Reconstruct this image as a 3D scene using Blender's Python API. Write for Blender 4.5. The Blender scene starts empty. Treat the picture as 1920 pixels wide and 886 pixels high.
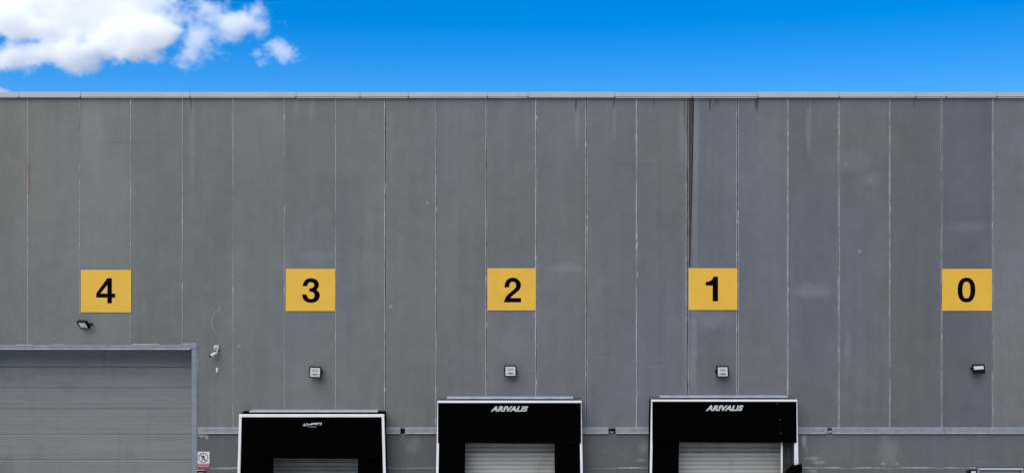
import bpy, bmesh, math, random
from mathutils import Vector, Matrix, noise as mnoise

sc = bpy.context.scene
rng = random.Random(7)

# ------------------------------------------------------------------ camera
CAM_D = 24.0          # metres from the facade
CAM_Z = 7.6
PPM = 79.0            # photograph pixels per metre on the facade
cam_d = bpy.data.cameras.new('camera')
cam = bpy.data.objects.new('camera', cam_d)
sc.collection.objects.link(cam)
cam.location = (0, -CAM_D, CAM_Z)
cam.rotation_euler = (math.radians(90), 0, 0)
cam_d.sensor_width = 36.0
cam_d.lens = 36.0 * CAM_D * PPM / 1920.0
cam_d.clip_end = 20000
cam_d.clip_start = 0.1
sc.camera = cam

# ------------------------------------------------------------------ sky, sun, exposure
SUN_EL, SUN_AZ = math.radians(50), math.radians(205)    # behind the camera, veiled by thin cloud; azimuth from +Y towards +X
world = bpy.data.worlds.new('World')
sc.world = world
world.use_nodes = True
wn, wl = world.node_tree.nodes, world.node_tree.links
wn.clear()
sky = wn.new('ShaderNodeTexSky')
sky.sky_type = 'NISHITA'
sky.sun_disc = False
sky.sun_elevation = SUN_EL
sky.sun_rotation = SUN_AZ
sky.altitude = 300
sky.air_density = 0.7
sky.dust_density = 0.0
sky.ozone_density = 5.0
grade = wn.new('ShaderNodeHueSaturation')
grade.inputs['Saturation'].default_value = 1.71
grade.inputs['Hue'].default_value = 0.509
grade.inputs['Value'].default_value = 1.26
bg = wn.new('ShaderNodeBackground')
bg.inputs['Strength'].default_value = 0.05
wo = wn.new('ShaderNodeOutputWorld')
soft = wn.new('ShaderNodeGamma')          # evens out the brightening towards the horizon, all round the sky
soft.inputs['Gamma'].default_value = 0.7
wl.new(sky.outputs[0], soft.inputs['Color'])
wl.new(soft.outputs[0], grade.inputs['Color'])
wl.new(grade.outputs[0], bg.inputs['Color'])
wl.new(bg.outputs[0], wo.inputs['Surface'])

sun_d = bpy.data.lights.new('sun', 'SUN')
sun_d.energy = 1.5
sun_d.angle = math.radians(60)
sun_d.color = (1.0, 0.95, 0.88)
sun = bpy.data.objects.new('sun', sun_d)
sc.collection.objects.link(sun)
to_sun = Vector((math.cos(SUN_EL) * math.sin(SUN_AZ), math.cos(SUN_EL) * math.cos(SUN_AZ), math.sin(SUN_EL)))
sun.rotation_euler = to_sun.to_track_quat('Z', 'Y').to_euler()
sun.location = (20, 20, 40)

sc.view_settings.view_transform = 'Standard'
sc.view_settings.look = 'None'
sc.view_settings.gamma = 1
sc.view_settings.exposure = 2.0
sc.view_settings.use_curve_mapping = False
sc.cycles.use_denoising = True
sc.cycles.max_bounces = 26
sc.cycles.diffuse_bounces = 5
sc.cycles.volume_bounces = 24
sc.cycles.volume_max_steps = 256

# ------------------------------------------------------------------ helpers
def X(px, d=0.0):
    """world x of a photograph column on the plane d metres in front of the facade"""
    return (px - 960.0) / PPM * (CAM_D - d) / CAM_D

def Z(py, d=0.0):
    return CAM_Z + (443.0 - py) / PPM * (CAM_D - d) / CAM_D

COL = sc.collection

def link_obj(name, me, mat=None, parent=None):
    o = bpy.data.objects.new(name, me)
    COL.objects.link(o)
    if mat is not None and me is not None and not me.materials:
        me.materials.append(mat)
    if parent is not None:
        o.parent = parent
    return o

def empty(name, label, cat, loc=(0, 0, 0), group=None):
    o = bpy.data.objects.new(name, None)
    COL.objects.link(o)
    o.location = loc
    o.empty_display_size = 0.2
    o['label'] = label
    o['category'] = cat
    if group:
        o['group'] = group
    return o

def tag(o, label, cat, group=None):
    o['label'] = label
    o['category'] = cat
    if group:
        o['group'] = group
    return o

def bm_obj(name, bm, mat, parent=None, smooth=False):
    me = bpy.data.meshes.new(name)
    bmesh.ops.recalc_face_normals(bm, faces=bm.faces[:])
    bm.to_mesh(me)
    bm.free()
    if smooth:
        for p in me.polygons:
            p.use_smooth = True
    return link_obj(name, me, mat, parent)

def add_box(bm, x0, x1, y0, y1, z0, z1, bev=0.0, seg=1):
    g = bmesh.ops.create_cube(bm, size=1.0)
    vs = g['verts']
    for v in vs:
        v.co = Vector((x0 + (v.co.x + .5) * (x1 - x0), y0 + (v.co.y + .5) * (y1 - y0), z0 + (v.co.z + .5) * (z1 - z0)))
    if bev > 0:
        es = {e for v in vs for e in v.link_edges}
        bmesh.ops.bevel(bm, geom=list(es), offset=bev, segments=seg, affect='EDGES', profile=0.5)
    return vs

def box(name, x0, x1, y0, y1, z0, z1, mat, parent=None, bev=0.004, off=(0, 0, 0)):
    bm = bmesh.new()
    add_box(bm, x0 - off[0], x1 - off[0], y0 - off[1], y1 - off[1], z0 - off[2], z1 - off[2], bev)
    return bm_obj(name, bm, mat, parent)

def add_prism(bm, pts, y0, y1):
    """polygon of (x,z) points, extruded from y0 (front) to y1 (back)"""
    a = [bm.verts.new((p[0], y0, p[1])) for p in pts]
    b = [bm.verts.new((p[0], y1, p[1])) for p in pts]
    f = bm.faces.new(a)
    bm.faces.new(b[::-1])
    n = len(pts)
    for i in range(n):
        bm.faces.new((a[i], b[i], b[(i + 1) % n], a[(i + 1) % n]))
    return a, f

def add_tube(bm, p0, p1, r0, r1=None, n=14, cap=True):
    r1 = r0 if r1 is None else r1
    p0, p1 = Vector(p0), Vector(p1)
    d = (p1 - p0)
    q = d.to_track_quat('Z', 'Y')
    M = Matrix.Translation((p0 + p1) / 2) @ q.to_matrix().to_4x4()
    bmesh.ops.create_cone(bm, cap_ends=cap, segments=n, radius1=r0, radius2=r1, depth=d.length, matrix=M)

# ------------------------------------------------------------------ materials
TONE = 0.57           # facade colours lowered together so the raised exposure whitens the clouds
def toned(c):
    return tuple(q * TONE for q in c)

def new_mat(name):
    m = bpy.data.materials.new(name)
    m.use_nodes = True
    nt = m.node_tree
    b = nt.nodes['Principled BSDF']
    return m, nt, b

def mix(nt, fac, a, b, blend='MIX'):
    n = nt.nodes.new('ShaderNodeMix')
    n.data_type = 'RGBA'
    n.blend_type = blend
    n.clamp_factor = True
    for sock, val in ((n.inputs[0], fac), (n.inputs[6], a), (n.inputs[7], b)):
        if hasattr(val, 'is_linked'):
            nt.links.new(val, sock)
        else:
            sock.default_value = val if not isinstance(val, tuple) or len(val) == 4 else (*val, 1)
    return n.outputs[2]

def math_n(nt, op, a, b=None, c=None, clamp=False):
    n = nt.nodes.new('ShaderNodeMath')
    n.operation = op
    n.use_clamp = clamp
    for i, v in enumerate((a, b, c)):
        if v is None:
            continue
        if hasattr(v, 'is_linked'):
            nt.links.new(v, n.inputs[i])
        else:
            n.inputs[i].default_value = v
    return n.outputs[0]

def remap(nt, v, a, b, c, d, smooth=True):
    n = nt.nodes.new('ShaderNodeMapRange')
    n.interpolation_type = 'SMOOTHSTEP' if smooth else 'LINEAR'
    nt.links.new(v, n.inputs[0])
    for i, q in enumerate((a, b, c, d)):
        n.inputs[i + 1].default_value = q
    return n.outputs[0]

def position(nt):
    return nt.nodes.new('ShaderNodeNewGeometry').outputs['Position']

def scaled(nt, vec, s, loc=(0, 0, 0)):
    n = nt.nodes.new('ShaderNodeMapping')
    nt.links.new(vec, n.inputs[0])
    n.inputs['Scale'].default_value = s
    n.inputs['Location'].default_value = loc
    return n.outputs[0]

def noise(nt, vec, scale, detail=4, rough=0.55, dist=0.0):
    n = nt.nodes.new('ShaderNodeTexNoise')
    nt.links.new(vec, n.inputs['Vector'])
    n.inputs['Scale'].default_value = scale
    n.inputs['Detail'].default_value = detail
    n.inputs['Roughness'].default_value = rough
    n.inputs['Distortion'].default_value = dist
    return n.outputs['Fac']

def bump(nt, b, height, strength=0.3, dist=0.01):
    n = nt.nodes.new('ShaderNodeBump')
    n.inputs['Strength'].default_value = strength
    n.inputs['Distance'].default_value = dist
    nt.links.new(height, n.inputs['Height'])
    nt.links.new(n.outputs[0], b.inputs['Normal'])

def simple(name, col, rough=0.5, metal=0.0, vary=0.12, scale=6.0, bumps=0.0, spec=0.5, stretch=(1, 1, 1)):
    m, nt, b = new_mat(name)
    p = scaled(nt, position(nt), stretch)
    f = noise(nt, p, scale, 5, 0.6)
    v = remap(nt, f, 0.3, 0.7, 1 - vary, 1 + vary)
    c = nt.nodes.new('ShaderNodeVectorMath')
    c.operation = 'SCALE'
    c.inputs[0].default_value = toned(col)
    nt.links.new(v, c.inputs['Scale'])
    nt.links.new(c.outputs[0], b.inputs['Base Color'])
    b.inputs['Roughness'].default_value = rough
    b.inputs['Metallic'].default_value = metal
    b.inputs['Specular IOR Level'].default_value = spec
    if bumps:
        bump(nt, b, noise(nt, position(nt), 60, 4), bumps, 0.004)
    return m

def blob_mask(nt, pos, cx, cz, rx, rz, nz):
    """soft-edged stain with an uneven outline, centred at (cx, cz) on the facade"""
    n = nt.nodes.new('ShaderNodeMapping')
    n.vector_type = 'POINT'
    nt.links.new(pos, n.inputs[0])
    n.inputs['Location'].default_value = (-cx / rx, 0, -cz / rz)
    n.inputs['Scale'].default_value = (1 / rx, 0, 1 / rz)
    l = nt.nodes.new('ShaderNodeVectorMath')
    l.operation = 'LENGTH'
    nt.links.new(n.outputs[0], l.inputs[0])
    s = math_n(nt, 'ADD', l.outputs['Value'], nz)
    return remap(nt, s, 0.35, 1.25, 1.0, 0.0)

LIGHT = (0.33, 0.345, 0.36)
PALE = (0.24, 0.255, 0.27)
DARK = (0.028, 0.026, 0.024)
BROWN = (0.075, 0.05, 0.03)
DUSK = (0.09, 0.10, 0.115)
def wall_material(name, stains, rust):
    """painted concrete: tone of each panel from its object colour, streaks, stains, scuffs"""
    m, nt, b = new_mat(name)
    pos = position(nt)
    info = nt.nodes.new('ShaderNodeObjectInfo')
    big = noise(nt, scaled(nt, pos, (1, 1, 0.35)), 0.55, 4, 0.55)
    streak = noise(nt, scaled(nt, pos, (5.5, 1, 0.16)), 1.0, 5, 0.6)
    cloudy = noise(nt, pos, 2.2, 6, 0.65, 0.4)
    fine = noise(nt, pos, 38, 3, 0.7)
    col = info.outputs['Color']
    def mul(c, v):
        n = nt.nodes.new('ShaderNodeVectorMath')
        n.operation = 'SCALE'
        nt.links.new(c, n.inputs[0])
        nt.links.new(v, n.inputs['Scale'])
        return n.outputs[0]
    col = mul(col, remap(nt, big, 0.3, 0.7, 0.90, 1.10))
    col = mul(col, remap(nt, streak, 0.25, 0.75, 0.955, 1.045))
    col = mul(col, remap(nt, cloudy, 0.3, 0.72, 0.94, 1.07))
    col = mul(col, remap(nt, fine, 0.25, 0.75, 0.90, 1.10))
    # hue drift between warm dust and cool paint
    drift = noise(nt, scaled(nt, pos, (1, 1, 0.5), (7, 3, 1)), 0.35, 3, 0.5)
    col = mix(nt, remap(nt, drift, 0.35, 0.65, 0.0, 1.0), mix(nt, 1.0, col, (1.035, 1.0, 0.95, 1), 'MULTIPLY'),
              mix(nt, 1.0, col, (0.965, 0.995, 1.05, 1), 'MULTIPLY'))
    # light scuffs scattered over the paint
    sp = noise(nt, scaled(nt, pos, (1.6, 1, 1.1), (3, 9, 4)), 3.2, 7, 0.72, 1.2)
    col = mix(nt, math_n(nt, 'MULTIPLY', remap(nt, sp, 0.665, 0.76, 0, 1), 0.35), col, toned((0.36, 0.37, 0.38)))
    nz = math_n(nt, 'MULTIPLY', math_n(nt, 'SUBTRACT', noise(nt, scaled(nt, pos, (1, 1, 0.45)), 9, 4, 0.65, 0.5), 0.5), 1.5)
    for (px, py, rx, ry, amt, c) in stains:
        mk = blob_mask(nt, pos, X(px), Z(py), rx / PPM, ry / PPM, nz)
        col = mix(nt, math_n(nt, 'MULTIPLY', mk, amt), col, toned(c))
    # scraped arc beside the camera post
    ml = nt.nodes.new('ShaderNodeMapping')
    nt.links.new(pos, ml.inputs[0])
    rr = 30 / PPM
    ml.inputs['Scale'].default_value = (1 / rr, 0, 1 / rr)
    ml.inputs['Location'].default_value = (-X(427) / rr, 0, -Z(604) / rr)
    ln = nt.nodes.new('ShaderNodeVectorMath')
    ln.operation = 'LENGTH'
    nt.links.new(ml.outputs[0], ln.inputs[0])
    band = remap(nt, math_n(nt, 'ABSOLUTE', math_n(nt, 'SUBTRACT', ln.outputs['Value'], 1.0)), 0.0, 0.07, 1.0, 0.0)
    arc = math_n(nt, 'MULTIPLY', band, blob_mask(nt, pos, X(400), Z(606), 18 / PPM, 34 / PPM, nz))
    col = mix(nt, math_n(nt, 'MULTIPLY', arc, 0.38), col, toned(LIGHT))
    nt.links.new(col, b.inputs['Base Color'])
    b.inputs['Roughness'].default_value = 0.62
    b.inputs['Specular IOR Level'].default_value = 0.35
    h = math_n(nt, 'ADD', math_n(nt, 'MULTIPLY', cloudy, 0.6), math_n(nt, 'MULTIPLY', fine, 0.25))
    bump(nt, b, h, 0.25, 0.012)
    return m

stains = [
    # run-off under the joints of the coping
    (358, 195, 2.2, 20, .8, DARK), (360, 250, 8, 90, .35, PALE), (1080, 196, 2.6, 19, .8, DARK), (1082, 235, 5, 45, .4, PALE),
    (1151, 193, 2.0, 14, .75, DARK), (1152, 225, 4, 38, .35, PALE), (1226, 190, 2, 10, .6, DARK), (1331, 194, 2.4, 18, .8, DARK),
    (1344, 190, 6, 10, .5, DARK), (1419, 194, 4, 17, .8, DARK), (1515, 195, 2.4, 17, .75, DARK), (1516, 232, 7, 60, .4, PALE),
    (1285, 205, 5, 40, .75, BROWN), (1279, 240, 9, 70, .25, PALE), (1306, 240, 7, 130, .35, PALE), (1714, 192, 2, 12, .5, DARK),
    (1303, 430, 6, 260, .30, PALE), (1299, 670, 8, 85, .4, PALE), (1283, 560, 4, 200, .2, PALE),
    (557, 196, 5, 22, .3, PALE), (585, 200, 4, 30, .25, PALE), (175, 240, 24, 60, .3, PALE), (188, 320, 20, 90, .18, PALE),
    (55, 335, 2.5, 32, .7, (0.16, 0.075, 0.045)),
    # pale patches and scuffs
    (1525, 545, 42, 16, .4, PALE), (1060, 502, 40, 10, .35, PALE), (1600, 300, 45, 24, .22, PALE), (1636, 336, 20, 14, .2, PALE), (1586, 308, 5, 3, .5, PALE), (1632, 338, 4, 3, .5, PALE),
    (1612, 471, 4, 3, .8, LIGHT), (732, 574, 4, 3, .85, LIGHT), (801, 380, 2, 2, .8, LIGHT), (270, 573, 2, 9, .4, PALE), (1335, 600, 44, 18, .35, PALE), (1812, 425, 45, 12, .22, PALE), (960, 640, 30, 40, .22, PALE),
    (412, 580, 3.5, 9, .3, PALE),
    (448, 648, 4, 2, .7, LIGHT), (1590, 650, 8, 30, .35, PALE), (700, 500, 30, 40, .15, PALE), (600, 480, 40, 14, .25, PALE),
    # faint horizontal shuttering marks, and one rounder dark patch
    (1190, 309, 70, 1.6, .35, DUSK), (1720, 301, 40, 1.8, .4, DUSK), (1812, 303, 22, 1.5, .8, DUSK), (270, 267, 110, 1.4, .3, DUSK),
    (1230, 680, 30, 1.5, .5, DUSK), (1350, 672, 60, 1.4, .35, DUSK), (585, 320, 8, 1.4, .4, DUSK), (1150, 662, 40, 1.2, .35, DUSK),
    (600, 700, 14, 16, .3, DUSK),  # soft dark patch around the floodlight above the lowest shelter
]
base_stains = [
    (1508, 825, 5, 16, .65, LIGHT), (1512, 845, 5, 8, .4, PALE), (1522, 858, 14, 4, .55, LIGHT), (1535, 866, 14, 4, .5, LIGHT),
    (1558, 835, 4, 2, .35, PALE), (1668, 845, 22, 34, .35, PALE), (1655, 868, 6, 3, .6, LIGHT), (1683, 868, 4, 3, .55, LIGHT),
    (1524, 882, 12, 4, .5, LIGHT), (1132, 845, 4, 2, .3, PALE), (1165, 855, 2, 2, .3, PALE), (1840, 864, 16, 2.5, .3, PALE),
    (1206, 838, 10, 14, .4, PALE), (1202, 862, 10, 3, .5, LIGHT), (775, 835, 14, 18, .3, PALE), (378, 814, 10, 5, .8, (0.42, 0.43, 0.44)),
    (371, 808, 8, 3, .7, LIGHT), (388, 819, 3, 4, .6, (0.42, 0.43, 0.44)), (425, 878, 22, 2, .4, LIGHT),
    (790, 868, 40, 4, .3, DUSK), (1150, 868, 60, 6, .4, DUSK), (430, 850, 20, 30, .4, DUSK),
]
M_wall = wall_material('wall_paint', stains, None)
M_base = wall_material('base_paint', base_stains, None)
M_seal = simple('sealant', (0.48, 0.485, 0.485), 0.7, vary=0.25, scale=14, stretch=(1, 1, 0.6))
M_gap = simple('joint_back', (0.008, 0.008, 0.009), 0.9, spec=.1)
M_rust = simple('rusty_filler', (0.052, 0.031, 0.021), 0.85, vary=0.4, scale=5, stretch=(1, 1, 0.4))
M_coping = simple('coping_metal', (0.47, 0.475, 0.475), 0.45, 0.0, vary=0.06, scale=1.2)
M_ledge = simple('ledge_metal', (0.235, 0.25, 0.275), 0.5, 0.0, vary=0.16, scale=5)
M_edge = simple('bare_edge', (0.42, 0.43, 0.44), 0.5, vary=0.2, scale=8)
M_frame = simple('gate_frame_paint', (0.215, 0.232, 0.26), 0.5, vary=0.12, scale=4)
M_white = simple('white_profile', (0.86, 0.87, 0.85), 0.42, vary=0.06, scale=3)
M_strip = simple('roof_strip', (0.46, 0.53, 0.60), 0.3, 0.2, vary=0.12, scale=4)  # bluish reflection of the sky put into the base colour
M_roofsheet = simple('roof_sheet_grey', (0.16, 0.19, 0.21), 0.6, vary=0.2, scale=4)
M_black = simple('black_curtain', (0.0012, 0.0012, 0.0013), 0.9, vary=0.3, scale=3, spec=0.02)
M_blackmetal = simple('black_metal', (0.004, 0.004, 0.0045), 0.6, spec=0.12)
M_yellow = simple('yellow_sheet', (0.83, 0.475, 0.025), 0.6, vary=0.035, scale=2)
M_numeral = simple('numeral_film', (0.002, 0.002, 0.002), 0.9, spec=0.02)
M_letter = simple('faded_print', (0.55, 0.55, 0.53), 0.7, vary=0.22, scale=22)
M_lens = simple('lamp_reflector', (0.58, 0.59, 0.57), 0.35, vary=0.08, scale=20)
M_lens_in = simple('lamp_inner', (0.33, 0.34, 0.32), 0.4, vary=0.1, scale=20)
M_olive = simple('lamp_face_olive', (0.85, 0.88, 0.70), 0.35, vary=0.1, scale=20)
M_plastic = simple('white_plastic', (0.66, 0.67, 0.68), 0.4, vary=0.05, scale=20)
M_signwhite = simple('sign_white', (0.72, 0.70, 0.72), 0.45, vary=0.05, scale=15)
M_red = simple('sign_red', (0.36, 0.035, 0.06), 0.5, vary=0.1, scale=15)
M_pink = simple('sign_print', (0.62, 0.36, 0.39), 0.5, vary=0.1, scale=40)
M_prohib = simple('sign_ring', (0.055, 0.018, 0.030), 0.5)
M_blue = simple('logo_blue', (0.03, 0.035, 0.12), 0.6)
M_roof = simple('roof_membrane', (0.30, 0.30, 0.30), 0.8, vary=0.15, scale=0.7)
M_debris = simple('worn_foam', (0.035, 0.036, 0.034), 0.9, vary=0.9, scale=26, bumps=0.6)
M_inner = simple('inner_frame', (0.16, 0.165, 0.16), 0.6, vary=0.2, scale=8)

def door_material(name, col, brown):
    col = toned(col)
    m, nt, b = new_mat(name)
    pos = position(nt)
    f = noise(nt, scaled(nt, pos, (0.5, 1, 6)), 1.1, 5, 0.6)
    g = noise(nt, pos, 1.3, 5, 0.6, 0.6)
    k = noise(nt, scaled(nt, pos, (6, 1, 0.5), (2, 0, 5)), 0.8, 4, 0.55)
    c = mix(nt, remap(nt, f, 0.3, 0.7, 0, 1), tuple(q * 0.93 for q in col), tuple(q * 1.06 for q in col))
    c = mix(nt, math_n(nt, 'MULTIPLY', remap(nt, g, 0.52, 0.72, 0, 1), brown), c, toned((0.12, 0.10, 0.085)))
    c = mix(nt, math_n(nt, 'MULTIPLY', remap(nt, k, 0.58, 0.74, 0, 1), 0.35), c, tuple(q * 0.7 for q in col))
    nt.links.new(c, b.inputs['Base Color'])
    b.inputs['Roughness'].default_value = 0.45
    b.inputs['Specular IOR Level'].default_value = 0.4
    bump(nt, b, noise(nt, scaled(nt, pos, (1, 1, 3)), 50, 3), 0.12, 0.004)
    return m
M_gate = door_material('gate_paint', (0.205, 0.216, 0.212), 0.3)
M_dockdoor = door_material('dock_door_paint', (0.49, 0.475, 0.415), 0.3)
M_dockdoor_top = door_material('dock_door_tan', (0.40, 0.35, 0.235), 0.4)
M_persdoor = door_material('side_door_paint', (0.24, 0.26, 0.275), 0.2)

def ground_material():
    m, nt, b = new_mat('yard_concrete')
    pos = position(nt)
    a = noise(nt, pos, 0.12, 5, 0.6)
    f = noise(nt, pos, 6, 6, 0.7)
    c = mix(nt, remap(nt, a, 0.3, 0.7, 0, 1), (0.27, 0.26, 0.24), (0.34, 0.33, 0.31))
    c = mix(nt, math_n(nt, 'MULTIPLY', remap(nt, f, 0.45, 0.75, 0, 1), 0.4), c, (0.2, 0.195, 0.185))
    nt.links.new(c, b.inputs['Base Color'])
    b.inputs['Roughness'].default_value = 0.85
    bump(nt, b, f, 0.3, 0.01)
    return m

# ------------------------------------------------------------------ ground
bm = bmesh.new()
bmesh.ops.create_grid(bm, x_segments=8, y_segments=8, size=6000)
ground = bm_obj('ground', bm, ground_material())
ground['kind'] = 'structure'

# ------------------------------------------------------------------ the hall
hall = empty('warehouse', 'long grey warehouse of tall vertical wall panels with a pale coping', 'warehouse', (0, 0, 0))

joints = [52, 149, 245, 342, 437, 533, 629, 722.5, 818, 912, 1005.5, 1100, 1194.5, 1288.5, 1383, 1477.5, 1573, 1668.5, 1765.5, 1861.5]
left_ext = [52 - 96.5 * k for k in range(6, 0, -1)]
right_ext = [1861.5 + 95.5 * k for k in range(1, 7)]
allj = left_ext + joints + right_ext
XL, XR = X(allj[0]), X(allj[-1])
Z_TOP, Z_LEDGE = Z(182), Z(803)
GATE_L, GATE_R = X(-90), X(360)
GATE_TOP = Z(653)
FR_R = X(370)                      # outer edge of gate frame
FR_T = Z(645)

# body of the building behind the panels (walls behind, sides, roof)
bm = bmesh.new()
add_box(bm, XL, XR, 1.4, 30, 0, Z_TOP - 0.25)
body = bm_obj('core', bm, M_gap, hall)
bm = bmesh.new()
add_box(bm, XL - 0.02, XL + 0.12, 0.12, 30.1, 0, Z_TOP - 0.02)
add_box(bm, XR - 0.12, XR + 0.02, 0.12, 30.1, 0, Z_TOP - 0.02)
add_box(bm, XL + 0.12, XR - 0.12, 30.0, 30.1, 0, Z_TOP - 0.02)
side = bm_obj('side_wall', bm, M_wall, hall)
side.color = (0.115, 0.12, 0.125, 1)
box('roof', XL + 0.14, XR - 0.14, 0.16, 29.98, Z_TOP - 0.24, Z_TOP - 0.16, M_roof, hall, 0)

# dark rebate behind the joints, left open where the doors are
facade = bm_obj('facade', (lambda b: (add_box(b, GATE_R + .02, XR, 0.075, 0.11, Z(800), Z_TOP - .01),
                                      add_box(b, XL, GATE_R + .02, 0.075, 0.11, FR_T, Z_TOP - .01),
                                      b)[-1])(bmesh.new()), M_gap, hall)

def outline_panel(name, pts, tone, parent, mat, bev=0.007, y0=0.0, y1=0.07):
    bm = bmesh.new()
    a, f = add_prism(bm, pts, y0, y1)
    fe = list(f.edges)
    bmesh.ops.bevel(bm, geom=fe, offset=bev, segments=2, affect='EDGES', profile=0.6)
    o = bm_obj(name, bm, mat, parent)
    o.color = (*toned(tone), 1)
    return o

def panel_tone(px):
    t = min(max(px / 1920.0, 0), 1)
    # paint is a touch greener at the gate end and cooler, darker at the far end
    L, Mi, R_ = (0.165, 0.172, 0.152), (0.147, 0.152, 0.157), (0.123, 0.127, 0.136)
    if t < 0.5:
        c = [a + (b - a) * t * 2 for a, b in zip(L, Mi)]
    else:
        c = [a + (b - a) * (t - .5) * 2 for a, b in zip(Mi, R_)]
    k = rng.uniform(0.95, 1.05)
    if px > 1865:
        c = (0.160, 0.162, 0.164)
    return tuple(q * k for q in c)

gap_w = {}
for j in allj:
    gap_w[j] = rng.uniform(0.007, 0.011) if j < 700 else rng.uniform(0.013, 0.020)
gap_w[1288.5] = 0.030
for a, b in zip(allj[:-1], allj[1:]):
    xa, xb = X(a) + gap_w[a] / 2, X(b) - gap_w[b] / 2
    zb = Z_LEDGE
    yo = rng.uniform(-0.003, 0.003)
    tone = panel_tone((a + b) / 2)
    if a == 342:
        pts = [(xa, FR_T), (FR_R, FR_T), (FR_R, zb), (xb, zb), (xb, Z_TOP), (xa, Z_TOP)]
    elif b <= 342 and a > -100:
        pts = [(xa, FR_T), (xb, FR_T), (xb, Z_TOP), (xa, Z_TOP)]
    elif b <= 342 and b > -100:
        pts = [(xa, zb), (X(-100), zb), (X(-100), FR_T), (xb, FR_T), (xb, Z_TOP), (xa, Z_TOP)]
    else:
        pts = [(xa, zb), (xb, zb), (xb, Z_TOP), (xa, Z_TOP)]
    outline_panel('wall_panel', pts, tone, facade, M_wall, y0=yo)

# sealant beads: uneven ribbons along both lips of every joint
def bead(x, z0, z1, w, seed, parent, lean=0.0, blobs=0.02):
    bm = bmesh.new()
    n = max(6, int((z1 - z0) / 0.09))
    rows = []
    for i in range(n + 1):
        t = i / n
        z = z1 + (z0 - z1) * t
        q = mnoise.noise(Vector((seed * 3.1, z * 0.9, 0.3)))
        q2 = mnoise.noise(Vector((seed * 1.7, z * 4.5, 2.3)))
        ww = w * max(0.25, 1.0 + 0.55 * q + 0.35 * q2)
        r = random.Random(seed * 1000 + i).random()
        if r < blobs:
            ww += 0.014
        cx = x + 0.004 * mnoise.noise(Vector((seed * 5.3, z * 1.6, 9.1))) + lean * t
        pr = 0.0065 + 0.002 * q2
        a = bm.verts.new((cx - ww / 2, 0.0045, z))
        c = bm.verts.new((cx - ww * .22, -pr, z))
        d = bm.verts.new((cx + ww * .22, -pr, z))
        e = bm.verts.new((cx + ww / 2, 0.0045, z))
        rows.append((a, c, d, e))
    for r0, r1 in zip(rows[:-1], rows[1:]):
        for k in range(3):
            bm.faces.new((r0[k], r0[k + 1], r1[k + 1], r1[k]))
    return bm_obj('sealant_bead', bm, M_seal, parent, smooth=True)

for i, j in enumerate(allj):
    if j in (allj[0], allj[-1]):
        continue
    zb = FR_T + 0.004 if -95 < j < 350 else Z_LEDGE + 0.004
    g = gap_w[j]
    if j == 533 or j == 149:
        bead(X(j), zb, Z_TOP - .03, 0.010, i + 1, facade, blobs=0.05)
    elif j < 700:
        bead(X(j), zb, Z_TOP - .03, rng.uniform(0.012, 0.017), i + 1, facade, blobs=0.04)
    else:
        wl_ = rng.uniform(0.012, 0.017)
        bead(X(j) - g / 2 - wl_ * .45, zb, Z_TOP - .03, wl_, i + 1, facade)
        wr_ = rng.uniform(0.007, 0.012)
        bead(X(j) + g / 2 + wr_ * .45, zb, Z_TOP - .03, wr_, i + 51, facade)

# rusty strip wedged in the joint over board 1
bm = bmesh.new()
pts = [(X(1290.5), Z(184)), (X(1299.5), Z(184)), (X(1299), Z(240)), (X(1297), Z(330)), (X(1295), Z(420)), (X(1293), Z(500)), (X(1291), Z(500)), (X(1291), Z(400)), (X(1291), Z(280))]
add_prism(bm, pts, -0.012, 0.02)
bm_obj('rusty_strip', bm, M_rust, facade)
bm = bmesh.new()
pts = [(X(1299.5), Z(184)), (X(1301), Z(184)), (X(1300.3), Z(240)), (X(1298.3), Z(330)), (X(1296.2), Z(420)), (X(1294), Z(500)), (X(1293), Z(500)), (X(1295), Z(420)), (X(1297), Z(330)), (X(1299), Z(240))]
add_prism(bm, pts, -0.007, 0.02)
bm_obj('strip_shadow_sliver', bm, M_gap, facade)  # solid dark sliver standing for the shadow along the strip's edge

# ---- coping along the roof edge, in butted lengths
cop = box('coping', XL - 0.03, XR + 0.03, 0.09, 0.30, Z_TOP - 0.02, Z(174.5), M_coping, hall, 0)
edges = [-520, -360, -142, 38, 153, 358, 556, 676, 766, 914, 990, 1152, 1297, 1420, 1572, 1715, 1772, 1867, 2060, 2250, 2434]
for e0, e1 in zip(edges[:-1], edges[1:]):
    bm = bmesh.new()
    x0, x1 = X(e0) + 0.0012, X(e1) - 0.0012
    x0 = max(x0, XL - 0.05)
    x1 = min(x1, XR + 0.05)
    dz = rng.uniform(-0.006, 0.006)
    add_box(bm, x0, x1, -0.055, 0.36, Z(183.5) + 0.02, Z(173.5) + dz, 0.006)
    add_box(bm, x0 + .001, x1 - .001, -0.068, -0.052, Z(184) + dz, Z(182.4) + dz, 0.002)
    bm_obj('coping_length', bm, M_coping, cop)
    # little clip with a drip under each butt joint
    if 0 < e1 < 1920:
        box('joint_clip', X(e1) - 0.014, X(e1) + 0.014, -0.072, -0.06, Z(184.6), Z(182.2), M_blackmetal, cop, 0.002)

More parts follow.
